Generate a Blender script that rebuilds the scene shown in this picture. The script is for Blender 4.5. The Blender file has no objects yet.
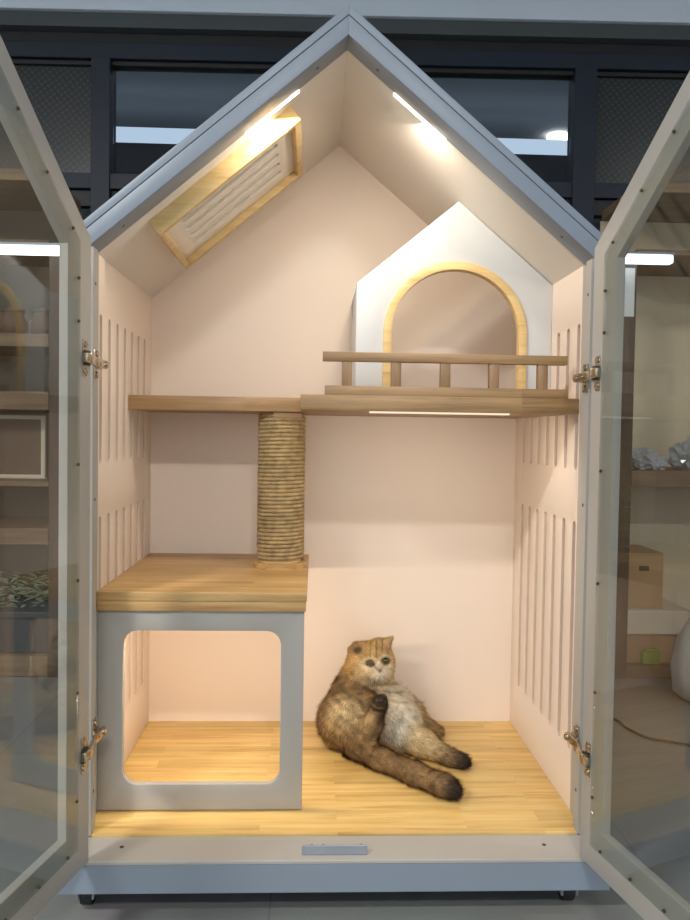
import bpy, bmesh, math, random
import numpy as np
from mathutils import Vector, Matrix
random.seed(7); rng = np.random.default_rng(7)
scn = bpy.context.scene
COL = scn.collection
G = 0.125                      # height of the cat house floor board above the tiled floor

# ------------------------------------------------------------------ helpers
def lin(r, g, b):
    f = lambda c: (c/255/12.92) if c/255 <= .04045 else ((c/255+.055)/1.055)**2.4
    return (f(r), f(g), f(b), 1)

def newmat(name):
    m = bpy.data.materials.new(name); m.use_nodes = True
    nt = m.node_tree; nt.nodes.clear()
    out = nt.nodes.new('ShaderNodeOutputMaterial')
    return m, nt, out

def N(nt, t, **kw):
    n = nt.nodes.new(t)
    for k, v in kw.items():
        if hasattr(n, k) and k not in n.inputs: setattr(n, k, v)
        else: n.inputs[k].default_value = v
    return n

def paint(name, col, rough=.5, var=.04, scale=6, bump=.0, metal=0, spec=.5):
    m, nt, out = newmat(name)
    p = N(nt, 'ShaderNodeBsdfPrincipled', Roughness=rough, Metallic=metal)
    p.inputs['Specular IOR Level'].default_value = spec
    tc = N(nt, 'ShaderNodeTexCoord'); no = N(nt, 'ShaderNodeTexNoise', Scale=scale, Detail=5.)
    nt.links.new(tc.outputs['Object'], no.inputs['Vector'])
    r = N(nt, 'ShaderNodeValToRGB')
    c = col
    r.color_ramp.elements[0].position = .3; r.color_ramp.elements[1].position = .7
    r.color_ramp.elements[0].color = (c[0]*(1-var), c[1]*(1-var), c[2]*(1-var), 1)
    r.color_ramp.elements[1].color = (min(1, c[0]*(1+var)), min(1, c[1]*(1+var)), min(1, c[2]*(1+var)), 1)
    nt.links.new(no.outputs['Fac'], r.inputs['Fac']); nt.links.new(r.outputs['Color'], p.inputs['Base Color'])
    if bump:
        b = N(nt, 'ShaderNodeBump', Strength=bump, Distance=.002); n2 = N(nt, 'ShaderNodeTexNoise', Scale=scale*30, Detail=3.)
        nt.links.new(tc.outputs['Object'], n2.inputs['Vector'])
        nt.links.new(n2.outputs['Fac'], b.inputs['Height']); nt.links.new(b.outputs['Normal'], p.inputs['Normal'])
    nt.links.new(p.outputs[0], out.inputs[0])
    return m

def wood(name, c1, c2, dark, axis='X', stave=.05, length=.45, rough=.42):
    """glued staves running along an axis, with grain and a few knots"""
    m, nt, out = newmat(name)
    L = nt.links.new
    p = N(nt, 'ShaderNodeBsdfPrincipled', Roughness=rough)
    tc = N(nt, 'ShaderNodeTexCoord')
    mp = N(nt, 'ShaderNodeMapping')
    if axis == 'Y': mp.inputs['Rotation'].default_value = (0, 0, math.pi/2)
    if axis == 'Z': mp.inputs['Rotation'].default_value = (0, math.pi/2, 0)
    if axis == 'XZ': mp.inputs['Rotation'].default_value = (math.pi/2, 0, 0)
    L(tc.outputs['Object'], mp.inputs['Vector'])
    br = N(nt, 'ShaderNodeTexBrick', Scale=1.0)
    br.offset = .37; br.inputs['Mortar Size'].default_value = .0006; br.inputs['Mortar Smooth'].default_value = .5
    br.inputs['Brick Width'].default_value = length; br.inputs['Row Height'].default_value = stave
    br.inputs['Color1'].default_value = (0, 0, 0, 1); br.inputs['Color2'].default_value = (1, 1, 1, 1)
    br.inputs['Mortar'].default_value = (.35, .35, .35, 1)
    L(mp.outputs[0], br.inputs['Vector'])
    st = N(nt, 'ShaderNodeMapping'); st.inputs['Scale'].default_value = (2.2, 34, 34)
    L(mp.outputs[0], st.inputs['Vector'])
    # shift the grain from stave to stave
    add = N(nt, 'ShaderNodeVectorMath', operation='ADD'); sc = N(nt, 'ShaderNodeVectorMath', operation='SCALE'); sc.inputs['Scale'].default_value = 9
    L(br.outputs['Color'], sc.inputs[0]); L(st.outputs[0], add.inputs[0]); L(sc.outputs[0], add.inputs[1])
    g = N(nt, 'ShaderNodeTexNoise', Scale=1.6, Detail=8., Roughness=.62, Distortion=.5)
    L(add.outputs[0], g.inputs['Vector'])
    r = N(nt, 'ShaderNodeValToRGB')
    e = r.color_ramp.elements
    e[0].position = .28; e[0].color = dark; e[1].position = .72; e[1].color = c2
    k = e.new(.48); k.color = c1
    L(g.outputs['Fac'], r.inputs['Fac'])
    hs = N(nt, 'ShaderNodeMix', data_type='RGBA', blend_type='MULTIPLY')
    tint = N(nt, 'ShaderNodeValToRGB')
    tint.color_ramp.elements[0].color = (.87, .83, .77, 1); tint.color_ramp.elements[1].color = (1.08, 1.04, 1.0, 1)
    L(br.outputs['Color'], tint.inputs['Fac'])
    hs.inputs['Factor'].default_value = 1
    L(r.outputs[0], hs.inputs['A']); L(tint.outputs[0], hs.inputs['B'])
    L(hs.outputs['Result'], p.inputs['Base Color'])
    b = N(nt, 'ShaderNodeBump', Strength=.12, Distance=.001)
    L(g.outputs['Fac'], b.inputs['Height']); L(b.outputs[0], p.inputs['Normal'])
    L(p.outputs[0], out.inputs[0])
    return m

def glass(name, tint=(.86, .9, .9), ior0=.045, rough=0.0):
    m, nt, out = newmat(name); L = nt.links.new
    ge = N(nt, 'ShaderNodeNewGeometry'); dt = N(nt, 'ShaderNodeVectorMath', operation='DOT_PRODUCT')
    L(ge.outputs['Normal'], dt.inputs[0]); L(ge.outputs['Incoming'], dt.inputs[1])
    ab = N(nt, 'ShaderNodeMath', operation='ABSOLUTE'); L(dt.outputs['Value'], ab.inputs[0])
    sb = N(nt, 'ShaderNodeMath', operation='SUBTRACT'); sb.inputs[0].default_value = 1; L(ab.outputs[0], sb.inputs[1])
    pw = N(nt, 'ShaderNodeMath', operation='POWER'); pw.inputs[1].default_value = 5; L(sb.outputs[0], pw.inputs[0])
    ma = N(nt, 'ShaderNodeMath', operation='MULTIPLY_ADD'); ma.inputs[1].default_value = 1-ior0; ma.inputs[2].default_value = ior0
    L(pw.outputs[0], ma.inputs[0])
    t = N(nt, 'ShaderNodeBsdfTransparent'); t.inputs[0].default_value = (*tint, 1)
    g = N(nt, 'ShaderNodeBsdfGlossy', Roughness=rough)
    mx = N(nt, 'ShaderNodeMixShader'); L(ma.outputs[0], mx.inputs[0]); L(t.outputs[0], mx.inputs[1]); L(g.outputs[0], mx.inputs[2])
    L(mx.outputs[0], out.inputs[0])
    return m

def emit(name, col, s):
    m, nt, out = newmat(name)
    e = N(nt, 'ShaderNodeEmission', Strength=s); e.inputs[0].default_value = col
    nt.links.new(e.outputs[0], out.inputs[0]); return m

def attrmat(name, attr='Col', rough=.85, sheen=0.0, spec=.2):
    m, nt, out = newmat(name)
    p = N(nt, 'ShaderNodeBsdfPrincipled', Roughness=rough)
    p.inputs['Specular IOR Level'].default_value = spec
    p.inputs['Sheen Weight'].default_value = sheen
    a = N(nt, 'ShaderNodeAttribute', attribute_name=attr)
    nt.links.new(a.outputs['Color'], p.inputs['Base Color']); nt.links.new(p.outputs[0], out.inputs[0])
    return m

def bx(bm, x0, x1, y0, y1, z0, z1, bev=0, M=None):
    vs = [bm.verts.new((x, y, z)) for x in (x0, x1) for y in (y0, y1) for z in (z0, z1)]
    fs = [bm.faces.new([vs[i] for i in q]) for q in ((0,1,3,2),(4,6,7,5),(0,4,5,1),(2,3,7,6),(0,2,6,4),(1,5,7,3))]
    if bev:
        es = list({e for f in fs for e in f.edges})
        r = bmesh.ops.bevel(bm, geom=es, offset=bev, segments=2, affect='EDGES', profile=.5)
        vs = list({v for f in r['faces'] for v in f.verts} | {v for v in vs if v.is_valid})
    if M is not None:
        for v in vs: v.co = M @ v.co
    return vs

def cyl(bm, p, q, r0, r1=None, n=20, caps=True):
    r1 = r0 if r1 is None else r1
    p, q = Vector(p), Vector(q); d = (q-p).normalized()
    a = d.orthogonal().normalized(); b = d.cross(a)
    A = [bm.verts.new(p+(a*math.cos(t)+b*math.sin(t))*r0) for t in [2*math.pi*i/n for i in range(n)]]
    B = [bm.verts.new(q+(a*math.cos(t)+b*math.sin(t))*r1) for t in [2*math.pi*i/n for i in range(n)]]
    for i in range(n): bm.faces.new((A[i], A[(i+1) % n], B[(i+1) % n], B[i]))
    if caps: bm.faces.new(A[::-1]); bm.faces.new(B)

def tube(bm, pts, r, n=8, closed=False):
    pts = [Vector(p) for p in pts]; rings = []
    m = len(pts)
    a = None
    for i, p in enumerate(pts):
        d = (pts[min(i+1, m-1)]-pts[max(i-1, 0)]).normalized()
        if a is None: a = d.orthogonal().normalized()
        a = (a-d*a.dot(d)).normalized(); b = d.cross(a)
        rr = r[i] if hasattr(r, '__len__') else r
        rings.append([bm.verts.new(p+(a*math.cos(t)+b*math.sin(t))*rr) for t in [2*math.pi*k/n for k in range(n)]])
    for i in range(m-1):
        for k in range(n): bm.faces.new((rings[i][k], rings[i][(k+1) % n], rings[i+1][(k+1) % n], rings[i+1][k]))
    bm.faces.new(rings[0][::-1]); bm.faces.new(rings[-1])

def sphere(bm, c, r, sx=1, sy=1, sz=1, u=20, v=12):
    M = Matrix.Translation(c) @ Matrix.Diagonal((r*sx, r*sy, r*sz, 1))
    bmesh.ops.create_uvsphere(bm, u_segments=u, v_segments=v, radius=1, matrix=M)

def plate(bm, outer, holes, th, M, bev=.0):
    """flat board with cut-outs: outline and holes in a local XY plane, thickness 0..th along local Z"""
    cu = bpy.data.curves.new('outline', 'CURVE'); cu.dimensions = '2D'; cu.fill_mode = 'BOTH'
    cu.extrude = th/2-bev; cu.bevel_depth = bev; cu.offset = -bev; cu.bevel_resolution = 1
    for poly in [outer]+holes:
        s = cu.splines.new('POLY'); s.points.add(len(poly)-1); s.use_cyclic_u = True
        for pt, (x, y) in zip(s.points, poly): pt.co = (x, y, 0, 1)
    o = bpy.data.objects.new('outline', cu); COL.objects.link(o)
    dg = bpy.context.evaluated_depsgraph_get(); me = bpy.data.meshes.new_from_object(o.evaluated_get(dg))
    me.transform(M @ Matrix.Translation((0, 0, th/2)))
    bm.from_mesh(me); bpy.data.meshes.remove(me); bpy.data.objects.remove(o); bpy.data.curves.remove(cu)
    bmesh.ops.remove_doubles(bm, verts=bm.verts[:], dist=1e-5)

def rrect(x0, x1, y0, y1, r, n=8):
    P = []
    for cx, cy, a0 in ((x1-r, y1-r, 0), (x0+r, y1-r, 90), (x0+r, y0+r, 180), (x1-r, y0+r, 270)):
        for i in range(n+1):
            a = math.radians(a0+90*i/n); P.append((cx+r*math.cos(a), cy+r*math.sin(a)))
    return P

def basis(o, x, y, z):
    return Matrix(((x[0], y[0], z[0], o[0]), (x[1], y[1], z[1], o[1]), (x[2], y[2], z[2], o[2]), (0, 0, 0, 1)))

def rootpos(o):
    p = Vector((0, 0, 0))
    while o is not None: p = p+o.location; o = o.parent
    return p

def obj(name, bm, mat, parent=None, smooth=False, base=None, label=None):
    """link bm (written in cat house coordinates) as ONE mesh object; base = own origin of a top-level thing"""
    bmesh.ops.recalc_face_normals(bm, faces=bm.faces[:])
    me = bpy.data.meshes.new(name); bm.to_mesh(me); bm.free()
    mats = mat if isinstance(mat, (list, tuple)) else [mat]
    for m in mats: me.materials.append(m)
    o = bpy.data.objects.new(name, me); COL.objects.link(o)
    if parent is not None:
        off = rootpos(parent); o.parent = parent
        me.transform(Matrix.Translation(Vector((0, 0, G))-off))
    else:
        b = Vector(base) if base is not None else Vector((0, 0, 0))
        me.transform(Matrix.Translation(-b)); o.location = b+Vector((0, 0, G))
    if smooth:
        for p in me.polygons: p.use_smooth = True
        if smooth != 'all': me.set_sharp_from_angle(angle=math.radians(smooth if smooth is not True else 40))
    if label: o['label'] = label
    return o

def tag(o, label, cat, group=None):
    o['label'] = label; o['category'] = cat
    if group: o['group'] = group
    return o

def thing(name, label, cat, base, group=None):
    o = bpy.data.objects.new(name, None); COL.objects.link(o); o.location = Vector(base)+Vector((0, 0, G))
    o.empty_display_size = .1
    return tag(o, label, cat, group)

def struct(name, bm, m):
    o = obj(name, bm, m); o['kind'] = 'structure'; return o

def B(): return bmesh.new()

# ------------------------------------------------------------------ materials
PINK = paint('pale_pink_board', lin(236, 220, 205), .5, .015, 3)
SLOTEDGE = paint('brown_slot_edge', lin(208, 182, 162), .8, .06, 20)  # browner than the board faces, used on the slot edges
CREAM = paint('cream_board', lin(232, 226, 216), .38, .015, 3)
WHITE = paint('white_gable_paint', lin(206, 208, 209), .45, .015, 4)
GREY = paint('grey_house_paint', lin(171, 167, 160), .42, .02, 5, bump=.05)
BLUE = paint('blue_grey_house_paint', lin(128, 139, 152), .4, .025, 5, bump=.05)
OAKF = wood('floor_wood', lin(216, 184, 116), lin(230, 204, 140), lin(188, 148, 84), 'X', .043, .42, .38)
OAKT = wood('box_top_wood', lin(194, 158, 104), lin(212, 180, 128), lin(162, 124, 78), 'X', .04, .5)
OAKE = wood('shelf_wood', lin(160, 128, 90), lin(182, 150, 110), lin(122, 92, 60), 'X', .03, .6)
OAKV = wood('baluster_wood', lin(164, 130, 94), lin(184, 150, 112), lin(128, 98, 68), 'Z', .04, .6)
PINE = wood('pine_trim', lin(224, 196, 138), lin(236, 212, 158), lin(202, 168, 108), 'X', .2, 2)
SISAL = paint('sisal_rope', lin(182, 156, 112), .9, .3, 60, bump=.9)
NICKEL = paint('nickel_metal', lin(190, 178, 158), .25, .1, 40, metal=1)
BRASSY = paint('zinc_screw_metal', lin(96, 84, 68), .35, .1, 40, metal=1)
STEEL = paint('grey_steel', lin(150, 158, 168), .35, .05, 20, metal=.3)
BLACK = paint('black_plastic', lin(34, 34, 36), .5, .1, 10)
GLASS = glass('door_glass', (.88, .90, .89), .05)

# ------------------------------------------------------------------ the cat house
D = .517
SL = .844                                   # slope of the roof
ZA, ZE = 1.576, 1.154                       # soffit height at the ridge and at the wall
house = thing('cat_house', 'tall gabled wooden cat house with open glass doors and pink interior', 'cat house', (0, .17, -G))
def hp(name, bm, mat, smooth=False, parent=house, label=None): return obj(name, bm, mat, parent, smooth, label=label)

XZ = lambda y: basis((0, y, 0), (1, 0, 0), (0, 0, 1), (0, 1, 0))       # local XY -> world XZ, thickness +Y
YZp = lambda x: basis((x, 0, 0), (0, 1, 0), (0, 0, 1), (1, 0, 0))      # local XY -> world YZ, thickness +X

# base, sill and castors
bm = B(); bx(bm, -.519, .519, -.1845, .535, -.067, -.0118, .0015); base_o = hp('base_board', bm, BLUE, label='blue-grey front plinth board')
bm = B(); bx(bm, -.519, .519, -.186, -.096, -.0115, -.004, .0015); sill = hp('front_sill', bm, GREY)
for x in (-.415, .405):
    bm = B(); cyl(bm, (x, -.135, -.0042), (x, -.135, -.0032), .004, n=12); hp('screw', bm, BRASSY, parent=sill)
bm = B(); bx(bm, -.484, .484, -.095, -.0652, -.0112, 0, 0); bx(bm, -.4995, .4995, -.0652, D, -.0112, 0, 0)
bmesh.ops.remove_doubles(bm, verts=bm.verts[:], dist=1e-4); hp('floor_board', bm, OAKF)
for x, y in ((-.484, -.125), (.458, -.125), (-.484, .45), (.458, .45)):
    bm = B()
    cyl(bm, (x-.011, y+.012, -.103), (x+.011, y+.012, -.103), .0218, n=24)
    c = hp('caster', bm, BLACK, 40)
    bm = B(); bx(bm, x-.017, x-.0125, y-.012, y+.02, -.106, -.072, .001); bx(bm, x+.0125, x+.017, y-.012, y+.02, -.106, -.072, .001)
    bx(bm, x-.02, x+.02, y-.02, y+.02, -.074, -.068, .001); cyl(bm, (x-.019, y+.012, -.1025), (x+.019, y+.012, -.1025), .004, n=10)
    hp('caster_fork', bm, STEEL, 40, parent=c)
bm = B(); bx(bm, -.069, .055, -.168, -.163, -.0035, .014, .0008); bx(bm, -.069, .055, -.163, -.135, -.0038, -.0018)
catch = hp('door_catch', bm, STEEL, label='grey metal door stop on the sill')
for x in (-.05, -.028, .045):
    bm = B(); cyl(bm, (x, -.143, -.002), (x, -.143, .002), .004, n=12); hp('screw', bm, BLACK, 40, parent=catch)

# walls with slot cut-outs
SLOT_Y = [.006+.0695*i for i in range(7)]
def slots():
    H = []
    for y in SLOT_Y:
        H.append(rrect(y+.0, y+.02, .727, 1.035, .0099, 6)); H.append(rrect(y+.0, y+.02, .127, .617, .0099, 6))
    return H
for s in (-1, 1):
    bm = B(); plate(bm, [(-.001, -.004), (D+.018, -.004), (D+.018, ZE+.016), (-.001, ZE+.016)], slots(), .018, YZp(.5 if s > 0 else -.518), .0006)
    for f in bm.faces:
        c_ = f.calc_center_median(); f.normal_update()
        if abs(f.normal.x) < .5 and .0 < c_.y < D+.017 and .0 < c_.z < ZE+.01: f.material_index = 1
    hp('side_panel', bm, [PINK, SLOTEDGE], 40, label='pale pink side wall with tall slots')
    bm = B(); x0, x1 = sorted((s*.5, s*.518)); bx(bm, x0, x1, -.0648, -.0015, -.0114, ZE+.01, .0006)
    x0, x1 = sorted((s*.4845, s*.518)); bx(bm, x0, x1, -.0955, -.065, -.0040, ZE-.006, .001); j = hp('door_jamb', bm, GREY)
    for z in (1.08, .66, .08):
        bm = B(); cyl(bm, (s*.485, -.08, z), (s*.4838, -.08, z), .0035, n=10); hp('screw', bm, BRASSY, parent=j)
bm = B(); plate(bm, [(-.5, -.004), (.5, -.004), (.5, ZE), (0, ZA), (-.5, ZE)], [], .016, XZ(D)); hp('back_panel', bm, PINK)

# roof: soffit boards, front rafters and the outer boards above them
def roof_piece(s, y0, y1, e0, e1, x_in, x_out, mat, name, bev=.001):
    """board lying between two heights e0, e1 above the soffit plane"""
    pts = [(x_in, ZA-SL*x_in+e0), (x_out, ZA-SL*x_out+e0), (x_out, ZA-SL*x_out+e1), (x_in, ZA-SL*x_in+e1)]
    bm = B(); plate(bm, [(s*x, z) for x, z in pts], [], y1-y0, XZ(y0), bev); return hp(name, bm, mat, 30)
for s in (-1, 1):
    roof_piece(s, -.014, D+.018, 0, .022, 0, .512, CREAM, 'soffit_board')
    roof_piece(s, -.080, -.016, -.003, .034, 0, .5095, BLUE, 'front_rafter')
    roof_piece(s, -.081, D+.03, .0355, .0545, 0, .513, BLUE, 'roof_board')
    for x in (.06, .44):
        bm = B(); z = ZA-SL*x-.0032; n = Vector((-s*SL, 0, -1)).normalized(); c = Vector((s*x, -.045, z)); cyl(bm, c-n*.001, c+n*.0006, .0035, n=10)
        hp('screw', bm, BRASSY)

# vent box on the left slope of the roof
ux = Vector((1, 0, SL)).normalized(); uy = Vector((0, 1, 0)); un = ux.cross(uy).normalized()      # un points up-left
un = Vector((-SL, 0, 1)).normalized()
def on_roof(x, y, h):                       # h = distance below the soffit, into the room
    return Vector((x, y, ZA+SL*x)) - un*h
sky = None
Ls = (.292)*math.sqrt(1+SL*SL)              # length up the slope
Mr = basis(on_roof(-.408, .03, 0), ux, uy, -un)   # local x up the slope, local y to the back, local z down into the room
W_ = .345
bm = B()
bx(bm, 0, Ls, 0, .016, 0, .036, .001, Mr); bx(bm, 0, Ls, W_-.016, W_, 0, .036, .001, Mr)
bx(bm, 0, .016, .016, W_-.016, 0, .036, .001, Mr); bx(bm, Ls-.016, Ls, .016, W_-.016, 0, .036, .001, Mr)
vent = hp('roof_vent', bm, PINE, 30, label='pine frame of the roof vent')
bm = B()
H = [rrect(.055, Ls-.055, y, y+.02, .0098, 6) for y in (.075, .133, .191, .249)]
plate(bm, [(.016, .016), (Ls-.016, .016), (Ls-.016, W_-.016), (.016, W_-.016)], H, .012, Mr @ Matrix.Translation((0, 0, .008)), .0008)
hp('slotted_panel', bm, CREAM, 40, parent=vent)
# LED strips behind the rafters
LEDLOW = emit('led_dim_glow', (1, .86, .62, 1), 1.0)
LED = emit('led_warm_glow', (1, .86, .66, 1), 9)
for s in (-1, 1):
    u = Vector((s, 0, -SL)).normalized(); n = Vector((s*SL, 0, 1)).normalized()
    Ml = basis(Vector((s*.098, -.012, ZA-SL*.098)), u, Vector((0, 1, 0)), -n)
    bm = B(); bx(bm, 0, .14, 0, .007, 0, .0035, .0008, Ml); hp('led_strip', bm, LED, label='glowing warm LED strip under the ridge')
for x0, x1, y, z in ((-.47, -.10, .022, .4242), (.06, .36, .03, .8447)):
    bm = B(); bx(bm, x0, x1, y, y+.008, z-.004, z, .0008); hp('led_strip', bm, LEDLOW, label='warm LED strip under a board')

# lower wooden box (left), shelf, balcony
bm = B(); plate(bm, [(-.5, .002), (-.072, .002), (-.072, .424), (-.5, .424)], [rrect(-.447, -.12, .057, .381, .03)], .016, XZ(0), .002)
hp('box_front', bm, GREY, 40, label='grey front of the lower box with rounded opening')
bm = B(); bx(bm, -.4995, -.067, -.012, D-.0005, .4455, .464, .0012); bx(bm, -.4995, -.069, -.010, D-.0005, .4245, .445, .0012)
hp('box_top', bm, OAKT, 30, label='wooden top board of the lower box')
bm = B(); bx(bm, -.4995, -.0865, .254, D-.0005, .847, .881, .0015); shelf = hp('shelf_board', bm, OAKE, 30, label='wooden shelf board on the left')
bm = B(); bx(bm, -.155, -.0865, .262, .42, .832, .8465, .001); hp('shelf_cleat', bm, OAKE, 30, parent=shelf)
bm = B(); bx(bm, -.086, .4995, 0, D-.0005, .845, .877, .0015); bal = hp('balcony_board', bm, OAKE, 30, label='wooden balcony board on the right')
bm = B(); bx(bm, -.036, .475, .001, .021, .877, .896, .001); hp('rail_base', bm, OAKE, 30, parent=bal)
bm = B(); bx(bm, -.041, .473, 0, .022, .947, .966, .001); hp('top_rail', bm, OAKE, 30, parent=bal)
for x in (.010, .1125, .216, .319, .422):
    bm = B(); bx(bm, x-.0105, x+.0105, .003, .019, .8955, .9475, .001); hp('baluster', bm, OAKV, 30, parent=bal)

# gabled front with the arched doorway on the balcony
ax, ar, az = .2705, .168, 1.033
arch = [(ax+ar, .8771), (ax+ar, az)]+[(ax+ar*math.cos(a), az+ar*math.sin(a)) for a in np.linspace(0, math.pi, 40)[1:-1]]+[(ax-ar, az), (ax-ar, .8771)]
out_p = [(.038, .8771), (ax-ar, .8771)]+arch[::-1][1:-1]+[(ax+ar, .8771), (.4995, .8771), (.4995, ZE-.0015), (.274, ZA-SL*.274-.0015), (.038, 1.148)]
bm = B(); plate(bm, out_p, [], .015, XZ(.207), .001); gable = hp('gable_front', bm, WHITE, 40, label='white gable front with arched doorway')
r0, r1 = ar-.018, ar+.001
ring = [(ax+r1, .8772), (ax+r1, az)]+[(ax+r1*math.cos(a), az+r1*math.sin(a)) for a in np.linspace(0, math.pi, 40)[1:-1]]+[(ax-r1, az), (ax-r1, .8772),
       (ax-r0, .8772), (ax-r0, az)]+[(ax+r0*math.cos(a), az+r0*math.sin(a)) for a in np.linspace(math.pi, 0, 40)[1:-1]]+[(ax+r0, az), (ax+r0, .8772)]
bm = B(); plate(bm, ring, [], .026, XZ(.2), .001); hp('arch_trim', bm, PINE, 40, parent=gable, label='pale wood trim around the arch')
hole = [(.425+.035*math.cos(a), 1.09+.05*math.sin(a)) for a in np.linspace(0, 2*math.pi, 25)[:-1]]
bm = B(); plate(bm, [(.2225, .8771), (D-.0005, .8771), (D-.0005, 1.146), (.2225, 1.146)], [hole], .012, YZp(.0385), .001)
hp('gable_side', bm, WHITE, 40, parent=gable)

# sisal scratching post
px, py, pr = -.137, .322, .0515
bm = B(); cyl(bm, (px, py, .465), (px, py, .846), pr, n=40); post = hp('scratching_post', bm, PINE, 40)
bm = B(); cyl(bm, (px, py, .4642), (px, py, .478), .0665, n=48); hp('post_base', bm, OAKT, 40, parent=post, label='round wooden disc under the post')
bm = B(); turns = 37; seg = 36; pts = []
for i in range(turns*seg+1):
    t = i/seg; a = 2*math.pi*t
    pts.append((px+(pr+.003)*math.cos(a), py+(pr+.003)*math.sin(a), .4835+t*(.358/turns)))
tube(bm, pts, [.0052*(1+.10*math.sin(i*2.9)+.06*math.sin(i*1.31)) for i in range(len(pts))], 6)
hp('sisal_wrap', bm, SISAL, 'all', parent=post, label='coiled straw-coloured sisal rope')

# ------------------------------------------------------------------ glass doors
def door(s, Xh, Yh, a, zb, zt, slope, W, w, hz, label):
    d = Vector((s*math.sin(a), -math.cos(a), 0)); up = Vector((0, 0, 1)); outn = Vector((s*math.cos(a), math.sin(a), 0))   # away from the opening
    o = Vector((Xh, Yh, 0))
    M = basis(o, d, up, outn)
    wb, wt = .078, .094
    outer = [(0, zb), (W, zb), (W, zt+W*slope), (0, zt)]
    def inner(off):      # frame opening shrunk by off towards the frame edge
        x0, x1 = w-off, W-w+off
        return [(x0, zb+wb-off), (x1, zb+wb-off), (x1, zt-wt+off*1.2+x1*slope), (x0, zt-wt+off*1.2+x0*slope)]
    bm = B(); plate(bm, outer, [inner(0)], .017, M, .0015)
    dr = hp('door', bm, GREY, 30, label=label)
    bm = B(); plate(bm, inner(.034), [], .004, M @ Matrix.Translation((0, 0, -.0042)), .0); hp('glass_pane', bm, GLASS, False, parent=dr)
    def at(u, z, h): return o+d*u+up*z-outn*h      # h = height off the inner face
    q = inner(.029)
    sc = [(q[0][0], z) for z in (.135, .33, .53, .735, .985, 1.06)]+[(q[0][0]+t, q[0][1]) for t in (.03, .12, .21, .28)]
    sc += [(q[0][0]+t, q[3][1]+t*slope) for t in (.02, .1, .18, .26)]
    for u, z in sc:
        bm = B(); cyl(bm, at(u, z, .003), at(u, z, .006), .0032, .0024, n=10); hp('screw', bm, BRASSY, 40, parent=dr)
    for z in hz:
        # concealed hinge: cup flange on the door, bent arm and a winged mounting plate on the jamb
        bm = B()
        def hb(u0, u1, z0, z1, h0, h1, bev=.0008): bx(bm, u0, u1, z0, z1, -h1, -h0, bev, M)
        hb(.016, .030, z-.032, z+.032, 0, .002)                                   # cup flange
        cyl(bm, at(.023, z+.024, .002), at(.023, z+.024, .0045), .0055, n=12)
        cyl(bm, at(.023, z-.024, .002), at(.023, z-.024, .0045), .0055, n=12)
        jx = s*.4845
        # mounting plate, wings above and below, on the jamb
        p0, p1 = sorted((jx, jx-s*.003))
        zc = z+(-.010 if z < .5 else 0)
        bx(bm, p0, p1, -.094, -.068, zc-.028, zc+.028, .0008)
        p0, p1 = sorted((jx-s*.003, jx-s*.009))
        bx(bm, p0, p1, -.100, -.066, zc-.009, zc+.009, .001)
        p0, p1 = sorted((jx-s*.0091, jx-s*.0125)); bx(bm, p0, p1, -.092, -.070, zc-.007, zc+.007, .001)
        cyl(bm, (jx-s*.003, -.081, zc+.020), (jx-s*.006, -.081, zc+.020), .006, n=12); cyl(bm, (jx-s*.003, -.081, zc-.020), (jx-s*.006, -.081, zc-.020), .006, n=12)
        # arm from cup to mounting plate
        A0 = at(.020, z, .010); zl = -.010 if z < .5 else .0; A1 = Vector((jx-s*.014, -.125, z+zl*.6)); zl = -.010 if z < .5 else .0; A2 = Vector((jx-s*.017, -.066, z+zl))
        for P, Q, hw in ((A0, A1, .0095), (A1, A2, .008)):
            dd = (Q-P).normalized(); nn = Vector((0, 0, 1)).cross(dd)
            bx(bm, 0, (Q-P).length, -.0035, .0035, -hw, hw, .001, basis(P, dd, nn, (0, 0, 1)))
        cyl(bm, A2+Vector((0, -.006, 0)), A2+Vector((-s*.006, -.006, 0)), .006, n=12)
        bx(bm, .010, .034, z-.009, z+.009, -.012, -.002, .003, M)
        cyl(bm, A1+Vector((-s*.003, .02, .0)), A1+Vector((-s*.006, .02, 0)), .0045, n=10)
        hg = hp('hinge', bm, NICKEL, 40, parent=dr)
        bm = B(); bx(bm, .011, .033, z-.0135, z+.0135, -.0065, -.0021, .002, M)
        hp('hinge_cup', bm, BLACK, 40, parent=dr)
    return dr
door(-1, -.462, -.1905, .2196, .0, 1.140, .856, .47, .079, (.924, .207), 'left glazed door of the house swung open')
door(1, .4575, -.1855, .2095, .0, 1.146, .845, .47, .074, (.914, .196), 'right glazed door of the house swung open')
PAPER_W = paint("whisker_white", lin(235,232,225), .5, .02, 8)
# ------------------------------------------------------------------ the cat: one smooth surface grown from blended limbs, covered in short fur
def c3(r, g, b): return np.array(lin(r, g, b)[:3])
GOLD, BROWN, CREAMF, DARK, MID, PALE = c3(198, 162, 106), c3(146, 116, 79), c3(240, 226, 202), c3(54, 43, 34), c3(174, 143, 98), c3(214, 188, 142)
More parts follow.
